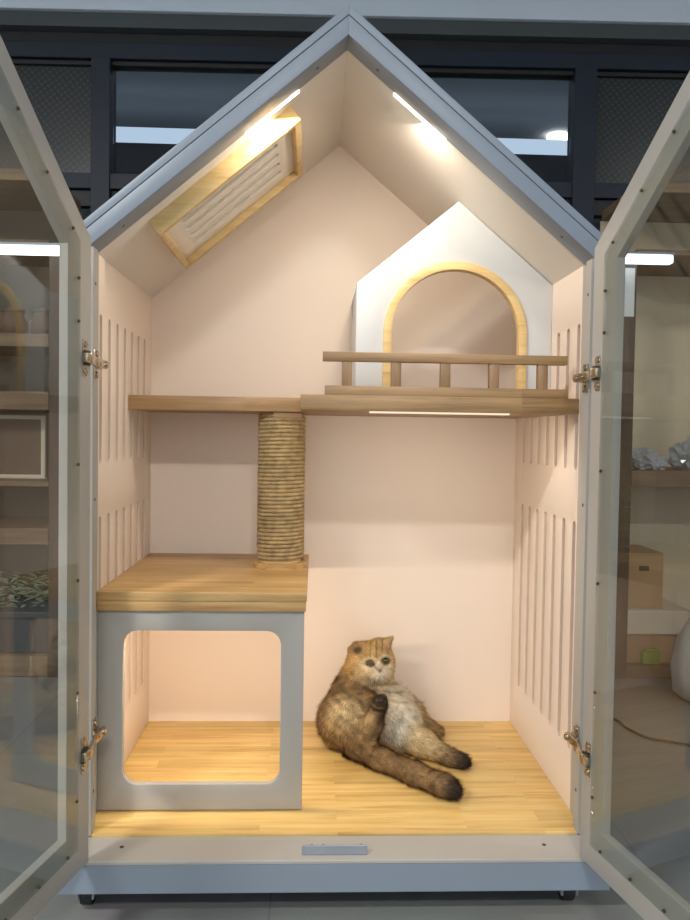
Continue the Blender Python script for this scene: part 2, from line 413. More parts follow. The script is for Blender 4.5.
# from, to, radius from, radius to, colour from, colour to
PR = [
 ((.030,.335,.066),(.085,.345,.066),.068,.062,BROWN,MID),           # rump
 ((.030,.335,.085),(.060,.395,.130),.062,.055,BROWN,BROWN),         # back
 ((.034,.30,.092),(.066,.262,.050),.050,.040,PALE,BROWN),           # near thigh
 ((.064,.255,.036),(.096,.238,.098),.031,.021,BROWN,MID),          # near shank, raised
 ((.096,.238,.098),(.110,.232,.144),.019,.0185,BROWN,DARK),           # near hind paw
 ((.107,.222,.150),(.113,.226,.158),.013,.012,DARK,DARK),
 ((.085,.415,.150),(.130,.405,.090),.062,.058,GOLD,CREAMF),         # chest
 ((.130,.395,.090),(.165,.350,.058),.060,.062,CREAMF,CREAMF),       # belly
 ((.100,.345,.060),(.165,.335,.050),.058,.052,MID,CREAMF),          # lower belly
 ((.165,.335,.048),(.222,.275,.034),.048,.034,CREAMF,PALE),         # far thigh
 ((.222,.275,.034),(.282,.222,.0205),.031,.0185,PALE,MID),          # far shank
 ((.282,.222,.0195),(.306,.203,.0195),.0185,.0185,DARK,DARK),       # far hind paw
 ((.165,.420,.105),(.222,.440,.058),.034,.024,CREAMF,MID),          # far front leg
 ((.222,.440,.056),(.256,.408,.022),.022,.018,PALE,MID),
 ((.256,.408,.019),(.276,.394,.018),.018,.0165,MID,BROWN),          # far front paw
 ((.040,.385,.130),(.086,.322,.118),.036,.026,BROWN,BROWN),         # near front leg
 ((.086,.322,.118),(.106,.305,.108),.023,.018,BROWN,DARK),
 ((.088,.420,.135),(.097,.410,.190),.060,.048,PALE,GOLD),           # neck
 ((.089,.402,.2065),(.112,.398,.2085),.0460,.0455,GOLD,GOLD),           # head
 ((.072,.385,.194),(.088,.372,.190),.036,.031,GOLD,PALE),           # cheeks
 ((.126,.384,.196),(.128,.372,.194),.032,.029,PALE,PALE),
 ((.111,.352,.189),(.123,.350,.189),.0165,.0155,CREAMF,CREAMF),     # muzzle
 ((.117,.352,.181),(.118,.352,.179),.014,.013,CREAMF,CREAMF),       # chin
 ((.101,.372,.226),(.117,.357,.203),.026,.013,GOLD,MID),            # forehead to nose bridge
 ((.050,.384,.234),(.062,.374,.2465),.0115,.0085,MID,BROWN),
 ((.062,.376,.2475),(.076,.378,.2500),.0085,.008,BROWN,MID),     # left ear, folded
 ((.122,.392,.243),(.154,.384,.268),.016,.0035,MID,MID),
 ((.118,.392,.246),(.136,.390,.250),.012,.010,MID,MID),            # right ear
 ((.045,.280,.028),(.110,.200,.027),.026,.025,BROWN,BROWN),         # tail
 ((.110,.200,.027),(.183,.120,.026),.025,.0245,BROWN,BROWN),
 ((.183,.120,.025),(.236,.064,.025),.0235,.0225,BROWN,BROWN),
 ((.236,.064,.025),(.254,.047,.024),.0225,.021,BROWN,DARK),
]
A_ = np.array([p[0] for p in PR], float); B_ = np.array([p[1] for p in PR], float)
RA = np.array([p[2] for p in PR]); RB = np.array([p[3] for p in PR])
CA = np.array([p[4] for p in PR]); CB = np.array([p[5] for p in PR])
def prim(X, i):
    d = B_[i]-A_[i]; t = np.clip(((X-A_[i])@d)/(d@d), 0, 1)
    return np.linalg.norm(X-(A_[i]+t[..., None]*d), axis=-1)-(RA[i]+(RB[i]-RA[i])*t), t
KS = .010
def sdf(X):
    acc = np.zeros(X.shape[:-1])
    for i in range(len(PR)):
        acc += np.exp(-np.clip(prim(X, i)[0], -.1, .2)/KS*1.6)
    s_ = -KS/1.6*np.log(acc+1e-12)
    return np.maximum(s_, .0012-X[..., 2])                  # flattened where it sits on the floor board
def surface(lo, hi, h):
    n_ = np.ceil((np.array(hi)-lo)/h).astype(int)+1
    gx = [lo[k]+h*np.arange(n_[k]) for k in range(3)]
    X = np.stack(np.meshgrid(*gx, indexing='ij'), -1); Fv = sdf(X)
    ins = Fv < 0
    c = np.zeros(n_-1, int)
    for dx in (0, 1):
        for dy in (0, 1):
            for dz in (0, 1): c += ins[dx:n_[0]-1+dx, dy:n_[1]-1+dy, dz:n_[2]-1+dz]
    act = (c > 0) & (c < 8); idx = -np.ones(act.shape, int); cells = np.argwhere(act); idx[act] = np.arange(len(cells))
    V = np.zeros((len(cells), 3)); W = np.zeros(len(cells))
    cor = [np.array(k) for k in np.ndindex(2, 2, 2)]
    for a in range(8):
        for b in range(a+1, 8):
            if np.abs(cor[a]-cor[b]).sum() != 1: continue
            pa, pb = cells+cor[a], cells+cor[b]
            fa, fb = Fv[tuple(pa.T)], Fv[tuple(pb.T)]; m = (fa < 0) != (fb < 0)
            t = np.where(m, fa/np.where(m, fa-fb, 1), 0)
            V += np.where(m[:, None], pa+(pb-pa)*t[:, None], 0); W += m
    V = V/W[:, None]*h+np.array(lo)
    Q = []
    for ax in range(3):
        o1, o2 = [k for k in range(3) if k != ax]
        sl0 = [slice(None)]*3; sl1 = [slice(None)]*3; sl0[ax] = slice(0, -1); sl1[ax] = slice(1, None)
        d = ins[tuple(sl0)] != ins[tuple(sl1)]
        for e in np.argwhere(d):
            if e[o1] == 0 or e[o2] == 0: continue
            q = []
            for u_, v_ in ((0, 0), (-1, 0), (-1, -1), (0, -1)):
                k = e.copy(); k[o1] += u_; k[o2] += v_
                if np.any(k >= np.array(idx.shape)): q = None; break
                q.append(idx[tuple(k)])
            if q and min(q) >= 0:
                flip = ins[tuple(e)] ^ (ax == 1)
                Q.append(q if flip else q[::-1])
    return V, Q
V, Q = surface(np.array([-.06, .0, -.008]), np.array([.35, .50, .31]), .0042)
def grad(X):
    e = 5e-4; g = np.stack([sdf(X+np.eye(3)[k]*e)-sdf(X-np.eye(3)[k]*e) for k in range(3)], -1)
    return g/np.maximum(np.linalg.norm(g, axis=-1, keepdims=True), 1e-9)
def vnoise(X, f, seed):
    r_ = np.random.default_rng(seed); k = r_.normal(size=(14, 3)); k /= np.linalg.norm(k, axis=1, keepdims=True)
    ph = r_.uniform(0, 6.28, 14); fr = f*r_.uniform(.5, 1.6, 14)
    return np.sin((X@k.T)*fr+ph).mean(-1)*2
FD = np.array([.10, -.93, -.36]); FD /= np.linalg.norm(FD)
HC = np.array([.100, .398, .213])
EYES = [np.array([.0945, .3465, .2125]), np.array([.1325, .3500, .2165])]
NOSE = np.array([.1185, .3345, .1955])
def sstep(a, b, x):
    t = np.clip((x-a)/(b-a), 0, 1); return t*t*(3-2*t)
def fur_colour(X):
    w = []; cs = []
    for i in range(len(PR)):
        d, t = prim(X, i); w.append(np.exp(-np.clip(d, -.03, .2)/.006)); cs.append(CA[i]+(CB[i]-CA[i])*t[..., None])
    w = np.array(w); cs = np.array(cs); C_ = (w[..., None]*cs).sum(0)/w.sum(0)[..., None]
    n_ = vnoise(X, 160, 1)[..., None]
    C_ = C_*(1+.20*n_)
    # faint bars on the thigh, back and tail; rings on the chest; marks of the face
    def mixc(m, col): 
        nonlocal C_
        C_ = C_*(1-m[..., None])+col*m[..., None]
    body = sstep(.12, .06, X[:, 0])*sstep(.19, .15, X[:, 2])
    mixc(.35*body*sstep(.2, .8, np.sin((X[:, 0]*.5+X[:, 2])*230+2*vnoise(X, 30, 3))), DARK)
    ring = sstep(.165, .155, X[:, 2])*sstep(.11, .13, X[:, 2])*sstep(.06, .09, X[:, 0])*sstep(.40, .385, X[:, 1])
    mixc(.65*ring*sstep(.3, .8, np.sin(X[:, 2]*420+X[:, 0]*90)), BROWN)
    head = sstep(.18, .20, X[:, 2])*sstep(.39, .375, X[:, 1])
    fx = X[:, 0]-(.106+(X[:, 2]-.2)*.10)
    mixc(.55*head*sstep(.222, .232, X[:, 2])*sstep(.5, .9, np.cos(fx*420))*sstep(.03, .015, np.abs(fx)), DARK)
    for e_ in EYES:
        d = np.linalg.norm((X-e_)*np.array([.8, .6, 1.1]), axis=-1)
        mixc(.9*sstep(.0112, .0094, d), DARK); mixc(.4*sstep(.019, .015, d)*sstep(.011, .014, d), CREAMF)
    for e_, q_ in ((EYES[0], NOSE), (EYES[1], NOSE)):
        a = e_+(q_-e_)*.25; b = q_; d_ = b-a; t = np.clip(((X-a)@d_)/(d_@d_), 0, 1); d = np.linalg.norm(X-a-t[:, None]*d_, axis=-1)
        mixc(.75*sstep(.006, .003, d), DARK)
    m0 = NOSE+np.array([0, 0, -.005]); m1 = NOSE+np.array([.0005, .004, -.0125])
    d_ = m1-m0; t = np.clip(((X-m0)@d_)/(d_@d_), 0, 1); mixc(.8*sstep(.0035, .0015, np.linalg.norm(X-m0-t[:, None]*d_, axis=-1)), DARK)
    for sg in (-1, 1):
        m2 = m1+np.array([sg*.010, .004, -.002]); d_ = m2-m1; t = np.clip(((X-m1)@d_)/(d_@d_), 0, 1)
        mixc(.7*sstep(.003, .0015, np.linalg.norm(X-m1-t[:, None]*d_, axis=-1)), DARK)
    # inner side of the raised hind leg: darker fur, with its shadow painted in
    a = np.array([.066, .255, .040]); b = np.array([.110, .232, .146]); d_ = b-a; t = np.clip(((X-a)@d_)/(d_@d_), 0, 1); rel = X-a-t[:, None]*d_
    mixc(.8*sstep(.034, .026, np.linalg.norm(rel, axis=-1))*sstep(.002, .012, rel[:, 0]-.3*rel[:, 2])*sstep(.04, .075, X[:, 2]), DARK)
    mixc(.45*sstep(.028, .022, np.linalg.norm(rel, axis=-1))*sstep(.004, -.01, rel[:, 0])*sstep(.05, .07, X[:, 2])*sstep(.14, .12, X[:, 2]), PALE)
    # inside of the ears
    mixc(.7*sstep(.012, .008, np.linalg.norm(X-np.array([.0635, .364, .2405]), axis=-1)), DARK)
    mixc(.6*sstep(.010, .006, np.linalg.norm(X-np.array([.138, .378, .252]), axis=-1)), c3(205, 160, 130))
    return np.clip(C_, 0, 1)
# direction in which the coat lies, limb by limb (head hair runs back from the nose)
FL = np.array([(B_[i]-A_[i])/np.linalg.norm(B_[i]-A_[i]) for i in range(len(PR))])
for i in (0, 1, 2): FL[i] = np.array([-.3, -.2, -1.])/1.06
for i in (6, 7, 8): FL[i] = np.array([.15, -.1, -1.])
for i in range(17, 28): FL[i] = np.array([0, 0, 0])
def flow(X):
    w = np.array([np.exp(-np.clip(prim(X, i)[0], -.03, .2)/.008) for i in range(len(PR))])
    f_ = (w[..., None]*FL[:, None, :]).sum(0)/w.sum(0)[..., None]
    hd = w[17:28].sum(0)/w.sum(0); away = X-NOSE; away /= np.linalg.norm(away, axis=-1, keepdims=True)
    return f_+hd[:, None]*away
tri = np.array([[q[0], q[1], q[2]] for q in Q]+[[q[0], q[2], q[3]] for q in Q])
P0, P1, P2_ = V[tri[:, 0]], V[tri[:, 1]], V[tri[:, 2]]
ar_ = np.linalg.norm(np.cross(P1-P0, P2_-P0), axis=1); NF = 60000
ti = rng.choice(len(tri), NF, p=ar_/ar_.sum()); r1_ = np.sqrt(rng.random(NF)); r2_ = rng.random(NF)
S = P0[ti]*(1-r1_)[:, None]+P1[ti]*(r1_*(1-r2_))[:, None]+P2_[ti]*(r1_*r2_)[:, None]
S = S[S[:, 2] > .004]
dface = np.min([np.linalg.norm(S-e_, axis=1) for e_ in EYES], axis=0)
S = S[(dface > .0102) & (np.linalg.norm(S-NOSE, axis=1) > .006)]
Ns = grad(S); Fl = flow(S); Fl = Fl-Ns*(Fl*Ns).sum(1, keepdims=True); Fl /= np.maximum(np.linalg.norm(Fl, axis=1, keepdims=True), 1e-6)
hd = sstep(.17, .2, S[:, 2])
ln = (.0125*(1-hd)+.0065*hd)*rng.uniform(.5, 1.35, len(S))*(1+.3*vnoise(S, 240, 12)); ln *= np.where(np.linalg.norm(S-np.array([.108, .235, .14]), axis=1) < .05, .55, 1)
dirs = Fl*.85+Ns*(.46+.22*vnoise(S, 300, 21)[:, None])+rng.normal(0, .15, S.shape)+.35*np.stack([vnoise(S, 210, 31), vnoise(S, 210, 32), vnoise(S, 210, 33)], -1); dirs /= np.linalg.norm(dirs, axis=1, keepdims=True)
side = np.cross(dirs, Ns); side /= np.maximum(np.linalg.norm(side, axis=1, keepdims=True), 1e-6)
wd = rng.uniform(.0005, .0009, len(S))
T0, T1, T2 = S-side*wd[:, None]-Ns*.0008, S+side*wd[:, None]-Ns*.0008, S+dirs*ln[:, None]
T2[:, 2] = np.maximum(T2[:, 2], .0015)
CV = fur_colour(V); CS = fur_colour(S)*np.clip(rng.normal(1.02, .27, len(S))*(1+.34*vnoise(S*np.array([1, 1, .55]), 520, 9)), .3, 1.8)[:, None]
nv = len(V); ns = len(S)
allv = np.concatenate([V, np.stack([T0, T1, T2], 1).reshape(-1, 3)])
faces = [tuple(int(k) for k in q) for q in Q]+[(nv+3*i, nv+3*i+1, nv+3*i+2) for i in range(ns)]
cat = thing('cat', 'golden-brown shorthair cat sitting on the wooden floor, belly up, one hind paw raised', 'cat', (.10, .30, 0))
off = Vector((.10, .30, 0))
me = bpy.data.meshes.new('body'); me.from_pydata([tuple(v-np.array(off)) for v in allv], [], faces); me.validate()
ca = me.color_attributes.new('Col', 'FLOAT_COLOR', 'POINT')
colr = np.ones((len(allv), 4), np.float32); colr[:nv, :3] = CV*.8; colr[nv:, :3] = np.repeat(np.clip(CS, 0, 1), 3, axis=0)
ca.data.foreach_set('color', colr.ravel())
me.polygons.foreach_set('use_smooth', [True]*len(me.polygons))
NV = grad(V); nn = np.concatenate([NV, np.repeat(Ns*.85+dirs*.15+rng.normal(0, .2, Ns.shape), 3, axis=0)]); nn /= np.linalg.norm(nn, axis=1, keepdims=True)
me.normals_split_custom_set_from_vertices([tuple(n_) for n_ in nn])
me.materials.append(attrmat('cat_fur', rough=.8, spec=.25))
ob = bpy.data.objects.new('body', me); COL.objects.link(ob); ob.parent = cat

def eye_mat():
    m, nt, out = newmat('cat_eye'); L = nt.links.new
    p = N(nt, 'ShaderNodeBsdfPrincipled', Roughness=.08)
    a = N(nt, 'ShaderNodeAttribute', attribute_name='Col'); L(a.outputs['Color'], p.inputs['Base Color']); L(p.outputs[0], out.inputs[0]); return m
EYEM = eye_mat()
LOOK = Vector((.08, -.95, -.22)).normalized()
for e_ in EYES:
    bm = B(); sphere(bm, tuple(e_+np.array([0, .0035, 0])), 0.0088, 1, .8, .95, 40, 28)
    o = obj('eye', bm, EYEM, cat, 'all')
    m = o.data; ca = m.color_attributes.new('Col', 'FLOAT_COLOR', 'POINT')
    ctr = Vector(tuple(e_+np.array([0, .0035, 0])))-off
    for v, c_ in zip(m.vertices, ca.data):
        k = math.acos(max(-1, min(1, (v.co-ctr).normalized().dot(LOOK))))
        c_.color = (.004, .004, .003, 1) if k < .62 else (lin(104, 108, 58) if k < .98 else (.01, .008, .006, 1))
bm = B(); sphere(bm, tuple(NOSE+np.array([0, .0005, 0])), .0042, 1.15, .8, .75, 16, 10); obj('nose', bm, paint('cat_nose', lin(120, 70, 56), .4, .05, 60), cat, 'all')
for sg in (-1, 1):
    for k in range(4):
        p0 = NOSE+np.array([sg*.009, .006, -.006-.0012*k]); p1 = p0+np.array([sg*.030, .002, .008-.007*k]); p2 = p0+np.array([sg*.052, .012, .008-.013*k])
        bm = B(); tube(bm, [tuple(p0), tuple((p0+p1)/2+np.array([0, -.001, .001])), tuple(p1), tuple(p2)], [.0003, .00028, .0002, .0001], 5); obj('whisker', bm, PAPER_W, cat, 'all')
for q_ in ((.1105, .2125, .1465), (.1035, .2115, .158), (.1105, .2085, .1625), (.1175, .2135, .159)):
    bm = B(); sphere(bm, q_, .0048 if q_[2] > .15 else .007, 1, .7, 1, 12, 8); obj('toe_pad', bm, paint('cat_toe_pad', lin(40, 30, 28), .6, .05, 60), cat, 'all')
# ------------------------------------------------------------------ the room around it
def tile_mat():
    m, nt, out = newmat('floor_tile'); L = nt.links.new
    p = N(nt, 'ShaderNodeBsdfPrincipled', Roughness=.22)
    tc = N(nt, 'ShaderNodeTexCoord'); br = N(nt, 'ShaderNodeTexBrick', Scale=1.)
    br.offset = 0; br.inputs['Brick Width'].default_value = .8; br.inputs['Row Height'].default_value = .8
    br.inputs['Mortar Size'].default_value = .002
    br.inputs['Color1'].default_value = lin(138, 140, 138); br.inputs['Color2'].default_value = lin(143, 144, 141); br.inputs['Mortar'].default_value = lin(126, 128, 126)
    mp = N(nt, 'ShaderNodeMapping'); mp.inputs['Location'].default_value = (.13, .2, 0); L(tc.outputs['Object'], mp.inputs[0]); L(mp.outputs[0], br.inputs[0])
    no = N(nt, 'ShaderNodeTexNoise', Scale=5., Detail=6.); L(tc.outputs['Object'], no.inputs[0])
    mx = N(nt, 'ShaderNodeMix', data_type='RGBA', blend_type='MULTIPLY'); mx.inputs['Factor'].default_value = .25
    L(br.outputs['Color'], mx.inputs['A']); L(no.outputs['Color'], mx.inputs['B']); L(mx.outputs['Result'], p.inputs['Base Color'])
    L(p.outputs[0], out.inputs[0]); return m
def mesh_glass():
    m, nt, out = newmat('patterned_panel'); L = nt.links.new
    p = N(nt, 'ShaderNodeBsdfPrincipled', Roughness=.3)
    tc = N(nt, 'ShaderNodeTexCoord'); mp = N(nt, 'ShaderNodeMapping'); mp.inputs['Rotation'].default_value = (0, math.radians(38), 0)
    L(tc.outputs['Object'], mp.inputs[0])
    w = N(nt, 'ShaderNodeTexWave', Scale=14., Distortion=1.5, Detail=1.); w.bands_direction = 'X'; L(mp.outputs[0], w.inputs[0])
    w2 = N(nt, 'ShaderNodeTexWave', Scale=14., Distortion=1.5, Detail=1.); w2.bands_direction = 'Z'; L(mp.outputs[0], w2.inputs[0])
    mu = N(nt, 'ShaderNodeMath', operation='MULTIPLY'); L(w.outputs['Fac'], mu.inputs[0]); L(w2.outputs['Fac'], mu.inputs[1])
    r = N(nt, 'ShaderNodeValToRGB'); r.color_ramp.elements[0].color = lin(44, 47, 48); r.color_ramp.elements[1].color = lin(72, 74, 72); L(mu.outputs[0], r.inputs[0])
    L(r.outputs[0], p.inputs['Base Color']); L(p.outputs[0], out.inputs[0]); return m
TILE = tile_mat(); MESHG = mesh_glass()
NAVY = paint('navy_aluminium', lin(20, 30, 47), .5, .05, 8)
WALLW = paint('white_wall', lin(218, 228, 238), .7, .02, 2)
DARKW = paint('far_room_wall', lin(64, 70, 78), .8, .04, 2)
CEIL = paint('ceiling_white', lin(205, 210, 214), .8, .02, 2)
BEIGE = paint('beige_panel', lin(212, 194, 164), .7, .04, 3)
RACKW = wood('rack_wood', lin(120, 98, 74), lin(140, 116, 90), lin(88, 70, 52), 'X', .2, 2, .6)
RACKD = wood('rack_upright_wood', lin(78, 64, 52), lin(92, 76, 62), lin(56, 46, 38), 'Z', .2, 2, .6)
CARD = paint('cardboard', lin(172, 138, 102), .85, .05, 12)
CARD2 = paint('pale_cardboard', lin(206, 192, 172), .85, .04, 12)
PAPER = paint('white_paper', lin(225, 225, 222), .8, .03, 8)
SACKM = paint('white_woven_sack', lin(214, 210, 202), .7, .06, 30, bump=.5)
GREENP = paint('green_plastic', lin(130, 150, 60), .5, .05, 10)
LEAF = paint('pale_green_leaf', lin(150, 168, 146), .5, .25, 25)
POT = paint('brown_clay', lin(92, 72, 54), .6, .12, 12)
DARKC = paint('dark_crate_plastic', lin(44, 46, 48), .5, .1, 10)
CLEARG = glass('window_glass', (.80, .84, .88), .04)
STREAK = emit('streak_white', (.82, .92, 1, 1), 3.0)
COVE = emit('cove_white', (.72, .86, 1, 1), 1.0)
SPOT = emit('downlight_white', (1, .96, .88, 1), 6)

bm = B(); bx(bm, -4.2, 4.2, -5, 7.2, -.2, -G); floor_o = struct('floor', bm, TILE)
bm = B(); bx(bm, -4.2, 4.2, -5, 1.99, 2.98, 3.08); struct('ceiling', bm, CEIL)
bm = B(); bx(bm, -4.2, 4.2, 1.99, 7.2, 3.34, 3.44); struct('ceiling', bm, CEIL)
bm = B(); bx(bm, -4.3, -4.2, -5, 7.2, -.2, 3.44); struct('wall_left', bm, WALLW)
bm = B(); bx(bm, 4.2, 4.3, -5, 7.2, -.2, 3.44); struct('wall_right', bm, WALLW)
bm = B(); bx(bm, -4.2, 4.2, 7.2, 7.3, -.2, 3.44); struct('wall_back', bm, DARKW)
bm = B(); bx(bm, -4.2, 4.2, -5.1, -5, -.2, 3.08); struct('wall_front', bm, WALLW)
TH = -.0255                                  # the glazed partition stands slightly askew
def P2(bm):
    bmesh.ops.rotate(bm, verts=bm.verts[:], cent=(0, 2, 0), matrix=Matrix.Rotation(TH, 3, 'Z')); return bm
def pbox(name, x0, x1, y0, y1, z0, z1, m, bev=.002):
    bm = B(); bx(bm, x0, x1, y0, y1, z0, z1, bev); return struct(name, P2(bm), m)
pbox('wall_bulkhead', -4, 4, 1.93, 2.1, 2.665, 3.06, WALLW)
STRIP = paint('grey_bulkhead_trim', lin(74, 79, 82), .5, .03, 6)
pbox('trim_1', -4, 4, 1.95, 2.08, 2.60, 2.664, STRIP)
pbox('trim_2', -4, 4, 2.0, 2.06, 2.545, 2.599, BLACK)
pbox('trim_3', -4, 4, 1.975, 2.06, 2.475, 2.544, NAVY)
pbox('trim_4', -4, 4, 2.0, 2.06, 2.455, 2.474, BLACK)
pbox('trim_5', -4, 4, 1.975, 2.06, 1.893, 1.962, NAVY)
pbox('trim_6', -4, 4, 2.0, 2.06, 1.82, 1.892, BLACK)
for i, (x0, x1) in enumerate(((-1.083, -.998), (1.105, 1.205), (-3.3, -3.2), (3.3, 3.4))):
    pbox('trim_%d' % (7+i), x0, x1, 1.965, 2.07, -G, 2.475, NAVY)
n = 0
for x0, x1 in ((-3.199, -1.084), (-.997, 1.104), (1.206, 3.299)):
    n += 1
    pbox('window_%d' % n, x0, x1, 2.02, 2.028, 1.963, 2.454, CLEARG if x0 == -.997 else MESHG, 0)
    n += 1
    pbox('window_%d' % n, x0, x1, 2.02, 2.028, -G+.002, 1.819, CLEARG, 0)
# far room: a dropped beam with a lit cove, a downlight in its ceiling
bm = B(); bx(bm, -4.19, 4.19, 4.5, 4.9, 2.2, 3.0); struct('wall_beam', bm, DARKW)
bm = B(); bx(bm, -4.1, 4.1, 4.5, 4.56, 3.002, 3.12, .004); o = obj('cove_light', bm, COVE, base=(0, 4.53, 3.0)); tag(o, 'long lit cove strip along the beam behind the transom glass', 'cove light')
bm = B(); cyl(bm, (1.95, 4.98, 3.30), (1.95, 4.98, 3.338), .085, n=32); o = obj('downlight', bm, SPOT, base=(1.95, 4.98, 3.338)); tag(o, 'round lit downlight seen through the right half of the transom', 'downlight')

# ---- wooden racks left and right of the house, in front of the partition
def rack(label, x0, x1, boards, mat_back, ztop, upr, zup):
    t = thing('storage_rack', label, 'rack', ((x0+x1)/2, 1.5, -G), 'wooden racks beside the house')
    for x in upr:
        for y in (1.30, 1.655):
            bm = B(); bx(bm, x-.04, x+.04, y, y+.04, -G, zup, .002); obj('upright', bm, RACKD, t)
    for z0, z1 in boards:
        bm = B(); bx(bm, x0, x1, 1.302 if z1 < ztop else 1.29, 1.69, z0, z1, .002); obj('shelf_board', bm, RACKW, t)
    bm = B(); bx(bm, x0+.001, x1-.001, 1.6965, 1.71, -G, ztop, 0); obj('back_panel', bm, mat_back, t)
    return t
rackR = rack('dark wooden rack right of the house holding boxes and bags', 1.151, 2.0, [(-.123, -.072), (.612, .675), (1.49, 1.51), (1.72, 1.76)], BEIGE, 1.72, (1.11, 2.041), 1.50)
rackL = rack('dark wooden rack left of the house with several shelf boards', -2.0, -1.036, [(-.123, -.045), (.37, .43), (.585, .605), (.868, .935), (1.10, 1.148), (1.47, 1.49), (1.70, 1.74)], paint('grey_brown_panel', lin(112, 106, 90), .7, .05, 3), 1.70, (-.995, -2.041), 1.48)
for nm, x0, x1, z, lab in (('glow_bar', 1.06, 1.27, 1.489, 'short glowing bar added for the light streak in the right door glass'), ('glow_bar', -1.55, -.975, 1.469, 'glowing bar added for the light streak in the left door glass')):
    t = thing('mounted_streak_bar', lab, 'glow_bar', ((x0+x1)/2, 1.27, z), 'glowing streak bars on the racks')  # glowing bars added to make the bright streaks in the door glass
    bm = B(); bx(bm, x0, x1, 1.245, 1.288, z-.01, z-.002, .002); obj('streak_bar_back', bm, STEEL, t)
    bm = B(); bx(bm, x0+.004, x1-.004, 1.248, 1.285, z-.042, z-.0105, .006); obj('streak_bar_glow', bm, STREAK, t)

def crumple(name, c, size, mat, label, cat, seed, group=None, lumps=.35):
    r = random.Random(seed); bm = B()
    bmesh.ops.create_icosphere(bm, subdivisions=4, radius=1)
    from mathutils import noise
    off = Vector((r.random()*50, r.random()*50, r.random()*50))
    for v in bm.verts:
        n_ = v.co.normalized(); k = noise.noise(n_*1.6+off)*lumps+abs(noise.noise(n_*4.5+off))*lumps*.9+noise.noise(n_*11+off)*.09
        p = n_*(1+k)
        v.co = Vector((p.x*size[0], p.y*size[1], max(p.z, -.45)*size[2]+.45*size[2]))+Vector(c)
    o = obj(name, bm, mat, None, False, base=c); tag(o, label, cat, group); return o
BAG = paint('crinkled_plastic', lin(178, 178, 178), .12, .1, 20, spec=.9)
crumple('plastic_bag', (1.24, 1.42, .676), (.072, .09, .05), BAG, 'small crumpled clear plastic bag at the post end of the rack shelf', 'plastic bag', 3, 'plastic bags on the rack shelf')
crumple('plastic_bag', (1.475, 1.42, .676), (.10, .1, .085), BAG, 'larger crumpled clear plastic bag further along the rack shelf', 'plastic bag', 5, 'plastic bags on the rack shelf')

def carton(name, x0, x1, y0, y1, z0, z1, m, lab, flap=True):
    t = thing(name, lab, 'box', ((x0+x1)/2, (y0+y1)/2, z0))
    bm = B(); bx(bm, x0, x1, y0, y1, z0, z1-.006, .003); obj('box_body', bm, m, t)
    bm = B(); bx(bm, x0+.001, x1-.001, y0+.001, (y0+y1)/2-.001, z1-.0055, z1, .001); obj('flap', bm, m, t)
    bm = B(); bx(bm, x0+.001, x1-.001, (y0+y1)/2+.001, y1-.001, z1-.0055, z1, .001); obj('flap', bm, m, t)
    bm = B(); bx(bm, x0+.06, x0+.10, y0-.0012, y0, z1-.07, z1-.05, 0); obj('hand_hole', bm, DARKC, t)
    return t
carton('shipping_box', 1.153, 1.31, 1.36, 1.6, .134, .351, CARD, 'tall brown cardboard box standing on the lower pale box')
t = thing('storage_box', 'low brown box with a pale lid on the bottom board of the rack', 'box', (1.28, 1.49, -.0715))
bm = B(); bx(bm, 1.153, 1.40, 1.33, 1.65, -.0715, .04, .003); obj('box_body', bm, CARD, t)
bm = B(); bx(bm, 1.152, 1.41, 1.32, 1.655, .0405, .1335, .004); obj('lid', bm, CARD2, t)
bm = B(); bx(bm, 1.215, 1.285, 1.306, 1.328, -.0715, -.02, .006); bx(bm, 1.225, 1.275, 1.31, 1.322, -.0195, -.012, .002)
tag(obj('soap_box', bm, GREENP, base=(1.25, 1.317, -.0715)), 'small lime green packet in front of the lidded box', 'packet')
bm = B(); bx(bm, 1.104, 1.141, 1.2975, 1.2995, 1.255, 1.437, 0)
tag(obj('paper_notice', bm, PAPER, base=(1.12, 1.299, 1.34)), 'narrow white paper sheet stuck on the rack post', 'paper')

# white sack on the floor
bm = B(); rings = []
for i, (z, rx, ry) in enumerate(((0, .12, .1), (.02, .15, .125), (.1, .165, .14), (.2, .155, .13), (.28, .12, .10), (.33, .07, .06), (.36, .045, .04), (.40, .075, .06))):
    rings.append([bm.verts.new((1.385+(rx+.008*math.sin(5*a+i))*math.cos(a)+.03*z, 1.06+(ry+.008*math.cos(4*a+i))*math.sin(a), -G+.001+z)) for a in np.linspace(0, 2*math.pi, 33)[:-1]])
for i in range(len(rings)-1):
    for k in range(32): bm.faces.new((rings[i][k], rings[i][(k+1) % 32], rings[i+1][(k+1) % 32], rings[i+1][k]))
bm.faces.new(rings[0][::-1]); bm.faces.new(rings[-1])
t = thing('sack', 'white tied sack standing on the floor tiles at the right', 'sack', (1.385, 1.06, -G))
obj('sack_body', bm, SACKM, t, 'all')
bm = B(); cyl(bm, (1.396, 1.06, -G+.348), (1.396, 1.06, -G+.366), .052, n=24); obj('tie', bm, PAPER, t, 40)
# cable on the floor
bm = B(); pts = []
K = [(.80, .99), (.93, .871), (.945, .79), (.975, .71), (1.03, .675), (1.085, .648), (1.25, .60), (1.5, .62)]
for i in range(len(K)-1):
    p0, p1, p2, p3 = K[max(i-1, 0)], K[i], K[i+1], K[min(i+2, len(K)-1)]
    for j in range(8):
        t_ = j/8; f = lambda a, b, c, d: .5*((2*b)+(-a+c)*t_+(2*a-5*b+4*c-d)*t_*t_+(-a+3*b-3*c+d)*t_**3)
        pts.append((f(p0[0], p1[0], p2[0], p3[0]), f(p0[1], p1[1], p2[1], p3[1]), -G+.0042))
tube(bm, pts, .004, 8); tag(obj('cable', bm, BLACK, None, 'all', base=(.93, .87, -G)), 'thin dark cable trailing over the floor tiles at the right', 'cable')

